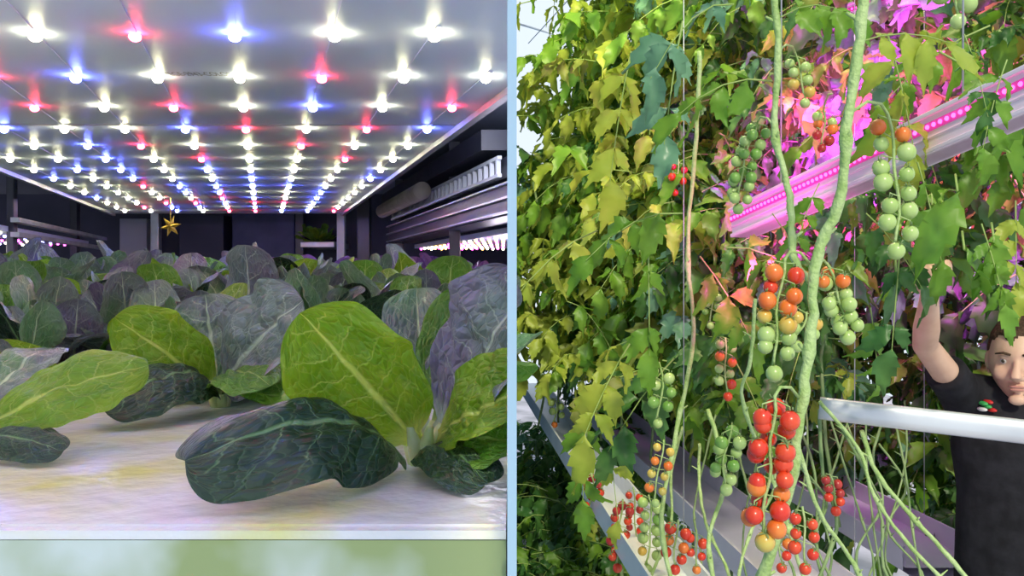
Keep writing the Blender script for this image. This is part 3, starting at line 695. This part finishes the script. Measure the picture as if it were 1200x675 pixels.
mb = MB(); mb.tube([P(1330, 527, 1.75), P(1200, 506, 1.8), P(975, 480, 1.95), P(960, 478, 1.96)], [(.026, .012)]*4, 20, ref=(0, 0, 1))
rl = mk(mb, 'support_rail', M_rail, loc=P(1100, 490, 1.9), label='flat silver metal rail in front of the worker', category='rail')
q = P(1325, 527, 1.76); mb = MB(); mb.tube([q, V((q.x, q.y, 0))], .02, 10); mk(mb, 'rail_support', M_rail, loc=(q.x, q.y, 0), parent=rl)

# ================================================================ person
M_skin = pmat('skin', (.62, .38, .27), (.70, .46, .34), rough=.5, scale=18)
M_shirt = pmat('black_cloth', (.010, .010, .013), (.020, .020, .026), rough=.85, scale=20, bump=.6, bscale=16, spec=.2)
M_jean = pmat('denim', (.03, .05, .12), (.06, .09, .18), rough=.85, scale=40)
M_hair = pmat('hair', (.05, .03, .018), (.10, .06, .035), rough=.8, scale=90, spec=.2, bump=.6, bscale=150)
M_shoe = pmat('shoe', (.03, .03, .03), (.05, .05, .05), rough=.5)
def remeshed(mb, name, mat, vox, it=6, **k):
    o = mk(mb, 'tmp', mat); m = o.modifiers.new('r', 'REMESH'); m.mode = 'VOXEL'; m.voxel_size = vox; m.use_smooth_shade = True
    s = o.modifiers.new('s', 'SMOOTH'); s.iterations = it; s.factor = .5
    bpy.context.view_layer.update(); dg = bpy.context.evaluated_depsgraph_get()
    me = bpy.data.meshes.new_from_object(o.evaluated_get(dg)); bpy.data.objects.remove(o)
    loc = V(k.pop('loc')); me.transform(Matrix.Translation(-loc)); me.materials.clear(); me.materials.append(mat)
    for p in me.polygons: p.material_index = 0; p.use_smooth = True
    return mk(None, name, None, mesh=me, loc=loc, **k)
DX = 2.40
hc = P(1196, 422, DX-.03)
bc = P(1206, 420, DX)
cx, cy = bc.x, bc.y
Rz = Matrix.Rotation(math.radians(-36), 3, 'Z') @ Matrix.Rotation(math.radians(3), 3, 'X')
def hl(x, y, z): return hc+Rz @ V((x, y, z))
sh_r = P(1130, 466, 2.42); sh_l = V((cx+.19, cy+.04, sh_r.z-.01))
el_r = P(1084, 404, 2.24); wr_r = P(1090, 338, 2.06)
body = MB()
ref = (1, 0, 0)
chest = [(0.88, .15, .10), (.98, .165, .12), (1.10, .16, .125), (1.25, .165, .12), (1.38, .185, .12), (1.47, .17, .10), (1.52, .10, .075), (1.545, .06, .06)]
ztop = P(0, 474, DX).z
off = ztop-1.50
body.tube([(cx, cy+.02, h+off) for h, a, b in chest], [(a*.92, b*.92) for h, a, b in chest], 24, ref=ref)
body.tube([(cx, cy+.03, 1.48+off), (cx-.01, cy+.01, 1.56+off), hc+V((0, .01, -.03))], [.06, .055, .055], 16)
def headfn(p):
    x, y, z = p
    if z < 0: x *= 1-.22*(-z)**1.5; y = y*(1-.12*(-z)) - .05*(-z)
    if z > .2: x *= .98
    for sx in (-.42, .42):
        d2 = (x-sx)**2*9+(z-.05)**2*22
        if y < 0: y += .10*math.exp(-d2*1.6)
    if y < 0: y -= .05*math.exp(-((z-.22)**2)*60)*math.exp(-x*x*3)
    return (x, y, z)
body.ball(hc, (.079, .097, .118), 0, 40, 30, M=Rz, fn=headfn)
body.tube([hl(0, -.088, .018), hl(0, -.104, -.008), hl(0, -.119, -.030), hl(0, -.100, -.040)], [.007, .010, .0145, .010], 10)
for sx in (-1, 1):
    body.ball(hl(sx*.012, -.103, -.036), .008, 0, 8, 6)
    body.ball(hl(sx*.080, .010, -.005), (.010, .018, .030), 0, 12, 8, M=Rz)
    body.ball(hl(sx*.037, -.073, -.026), (.024, .017, .022), 0, 10, 8, M=Rz)
    body.ball(hl(sx*.031, -.084, .018), (.014, .008, .005), 0, 10, 8, M=Rz)
body.ball(hl(0, -.092, -.058), (.024, .012, .006), 0, 12, 8, M=Rz)
body.ball(hl(0, -.090, -.068), (.020, .012, .007), 0, 12, 8, M=Rz)
body.ball(hl(0, -.082, -.097), (.024, .017, .016), 0, 12, 8, M=Rz)
body.tube([sh_r+V((.04, 0, -.01)), sh_r, sh_r.lerp(el_r, .4), el_r, el_r.lerp(wr_r, .3), el_r.lerp(wr_r, .75), wr_r], [.058, .050, .038, .032, .033, .024, .021], 16)
el_l = sh_l+V((.06, .0, -.29)); wr_l = el_l+V((-.02, -.12, -.22))
body.tube([sh_l+V((-.04, 0, -.01)), sh_l, sh_l.lerp(el_l, .5), el_l, el_l.lerp(wr_l, .3), wr_l], [.06, .056, .046, .040, .042, .026], 16)
def hand(w, d, pn, sgn):
    d = d.normalized(); pn = (pn-d*pn.dot(d)).normalized(); s = d.cross(pn)*sgn
    body.tube([w-d*.01, w+d*.03, w+d*.085], [(.027, .018), (.038, .017), (.040, .013)], 14, ref=s)
    for i, (o_, ln) in enumerate(((-.030, .070), (-.010, .080), (.010, .075), (.029, .060))):
        b = w+d*.082+s*o_; k1 = b+(d*.9+pn*.35)*ln*.45; k2 = k1+(d*.35+pn*.9)*ln*.33; k3 = k2+(d*-.35+pn*.8)*ln*.28
        body.tube([b-d*.015, b, k1, k2, k3], [.0095, .0095, .009, .0082, .0068], 10); body.ball(k3, .0068, 0, 8, 6)
    b = w+d*.03-s*.032; k1 = b+(d*.6-s*.7+pn*.2)*.035; k2 = k1+(d*.8-s*.1+pn*.6)*.030
    body.tube([b+s*.01, b, k1, k2], [.013, .012, .010, .008], 10); body.ball(k2, .008, 0, 8, 6)
hand(wr_r, (wr_r-el_r), V((-.2, -.6, .1)), 1); hand(wr_l, wr_l-el_l, V((-1, 0, 0)), 1)
hz = .93+off
for sx in (-1, 1):
    body.tube([(cx+sx*.075, cy+.02, hz), (cx+sx*.09, cy+.02, .75+off), (cx+sx*.10, cy, .50), (cx+sx*.10, cy+.02, .30), (cx+sx*.105, cy+.03, .09)], [.095, .08, .058, .05, .038], 16)
    body.tube([(cx+sx*.105, cy+.05, .06), (cx+sx*.11, cy-.05, .05), (cx+sx*.115, cy-.15, .035)], [.04, .038, .03], 12)
per = remeshed(body, 'person', M_skin, .0045, 4, loc=(cx, cy, 0), label='person in black polo shirt and jeans reaching up into leaves', category='person')
sb = MB()
sb.tube([(cx, cy+.02, h+off) for h, a, b in chest[:7]], [(a*(1.12 if h < 1.2 else 1.06)+.006, b*1.1+.008) for h, a, b in chest[:7]], 28, ref=ref)
sb.tube([sh_r+V((.06, 0, -.03)), sh_r+V((.0, 0, 0)), sh_r.lerp(el_r, .3), sh_r.lerp(el_r, .52)], [.072, .066, .056, .056], 18)
sb.tube([sh_l+V((-.06, 0, -.03)), sh_l, sh_l.lerp(el_l, .35), sh_l.lerp(el_l, .7)], [.075, .070, .062, .060], 18)
sb.tube([sh_r+V((.02, .0, .01)), (cx-.06, cy+.02, 1.515+off), (cx+.06, cy+.02, 1.515+off), sh_l+V((-.02, 0, .01))], [.062, .058, .058, .062], 14)
remeshed(sb, 'shirt', M_shirt, .008, 6, loc=(cx, cy, 1.2), parent=per, label='black short-sleeved polo shirt')
cb = MB(); ring = [V((cx+.068*math.cos(t), cy+.02+.066*math.sin(t), 1.572+off-.012*(-math.sin(t)))) for t in [math.tau*k/24 for k in range(25)]]
cb.tube(ring, [(.008, .016)]*25, 8, ref=(0, 0, 1)); mk(cb, 'collar', M_shirt, loc=(cx, cy, 1.55+off), parent=per)
jb = MB()
for sx in (-1, 1): jb.tube([(cx+sx*.075, cy+.02, hz+.02), (cx+sx*.09, cy+.02, .75+off), (cx+sx*.10, cy, .50), (cx+sx*.10, cy+.02, .30), (cx+sx*.105, cy+.03, .08)], [.108, .096, .076, .070, .064], 18)
jb.tube([(cx, cy+.02, .86+off), (cx, cy+.02, 1.04+off)], [(.172, .125), (.165, .125)], 24, ref=ref)
remeshed(jb, 'trousers', M_jean, .01, 5, loc=(cx, cy, .6), parent=per, label='blue jeans')
for sx in (-1, 1):
    fb = MB(); fb.tube([(cx+sx*.105, cy+.09, .05), (cx+sx*.105, cy+.04, .055), (cx+sx*.11, cy-.06, .048), (cx+sx*.115, cy-.15, .038), (cx+sx*.115, cy-.19, .03)], [(.035, .045), (.048, .052), (.050, .046), (.046, .035), (.02, .02)], 16, ref=ref)
    mk(fb, 'shoe', M_shoe, loc=(cx+sx*.11, cy, .04), parent=per, label='black shoe')
hb = MB()
def hairfn(p):
    x, y, z = p; f = 1.0
    if y < -.1 and z < .50+.08*math.sin(x*9): f = .84
    if z < -.15: f = .84
    if y < .1 and z < .12: f = min(f, .84)
    f += .03*noise.noise(V((x*9, y*9, z*9)))
    return (x*f, y*f, z*f)
hb.ball(hc+Rz @ V((0, .006, .006)), (.085, .104, .125), 0, 56, 44, M=Rz, fn=hairfn)
mk(hb, 'hair', M_hair, loc=hc, parent=per, label='short brown hair')
M_eye = pmat('eye_white', (.55, .50, .48), rough=.2); M_iris = pmat('iris', (.04, .03, .02), rough=.2)
for sx in (-1, 1):
    eb = MB(); q = hl(sx*.031, -.0765, .008); eb.ball(q, .0108, 0, 14, 10); eb.ball(hl(sx*.031-.002, -.0838, .007), (.0055, .0050, .0055), 1, 12, 8)
    mk(eb, 'eye', [M_eye, M_iris], loc=q, parent=per)
    eb = MB(); eb.tube([hl(sx*.014, -.096, .026), hl(sx*.032, -.096, .031), hl(sx*.052, -.082, .026)], [.003, .0036, .002], 8); mk(eb, 'eyebrow', M_hair, loc=q, parent=per)
lb = MB(); lb.ball(hl(0, -.1005, -.0585), (.021, .005, .0038), 0, 12, 8, M=Rz); lb.ball(hl(0, -.0985, -.067), (.018, .005, .0045), 0, 12, 8, M=Rz)
mk(lb, 'lips', pmat('lips', (.52, .24, .19), rough=.5), loc=hc, parent=per)
eb = MB(); e0 = P(1156, 476, 2.345)
for k, (dx, dz, m) in enumerate(((0, 0, 0), (.014, -.010, 1), (-.012, -.008, 2), (.004, .012, 1), (-.01, .008, 0))):
    q = e0+V((dx, 0, dz)); eb.ball(q, (.010, .022, .006), m, 10, 6)
mk(eb, 'chest_emblem', [pmat('e_green', (.05, .4, .1)), pmat('e_red', (.6, .03, .03)), pmat('e_white', (.7, .7, .7))], loc=e0, parent=per, label='small green and red embroidered emblem')

# ------------------------------------------------------------ lights
w = bpy.data.worlds.new('world'); S.world = w; w.use_nodes = True
bg = w.node_tree.nodes['Background']; bg.inputs[0].default_value = (.80, .90, 1.0, 1); bg.inputs[1].default_value = 1.08
def light(kind, loc, tgt, e, col, size=.5, nm='lamp', **k):
    l = bpy.data.lights.new(nm, kind); l.energy = e; l.color = col
    if kind == 'AREA': l.size = size
    elif kind == 'SUN': l.angle = .08
    else: l.shadow_soft_size = size
    o = bpy.data.objects.new(nm, l); COL.objects.link(o); o.location = loc
    o.rotation_euler = (V(tgt)-V(loc)).to_track_quat('-Z', 'Y').to_euler(); return o
light('SUN', (1.0, -3, 5.6), (.7, 2.5, 1.5), 2.6, (1, .94, .70), nm='sun')
light('AREA', P(1010, 200, 2.6), P(900, 160, 4.5), 30, (.85, .02, .95), .5, 'pink_glow')
light('AREA', P(1170, 190, 2.65), P(1140, 100, 4.0), 18, (.85, .03, .85), .5, 'pink_glow')
light('AREA', P(1080, 110, 2.3), P(1040, -60, 3.4), 13, (.9, .04, .85), .5, 'pink_glow')
light('AREA', P(900, 330, 1.9), P(885, 255, 2.3), 2.4, (1, .02, .6), .1, 'pink_glow')
light('AREA', V((.6, 2.6, 3.9)), P(720, 200, 4.0), 60, (1, .88, .36), .8, 'warm_fill')  # unseen warm area light added to brighten the left foliage
light('POINT', L(.95, 3.2, .02), (0, 0, 0), 5, (.9, .8, 1), .1, 'rack_fill')  # unseen fill point added to brighten the right rack aisle
light('POINT', L(.52, 2.2, .40), (0, 0, 0), 3, (.85, .85, 1), .08, 'rack_fill')  # added fill for the ceiling beside the LED panel, no fixture there
light('POINT', L(-1.3, 3.2, .05), (0, 0, 0), 5, (1, .9, .8), .1, 'rack_fill')  # same kind of added fill for the left rack
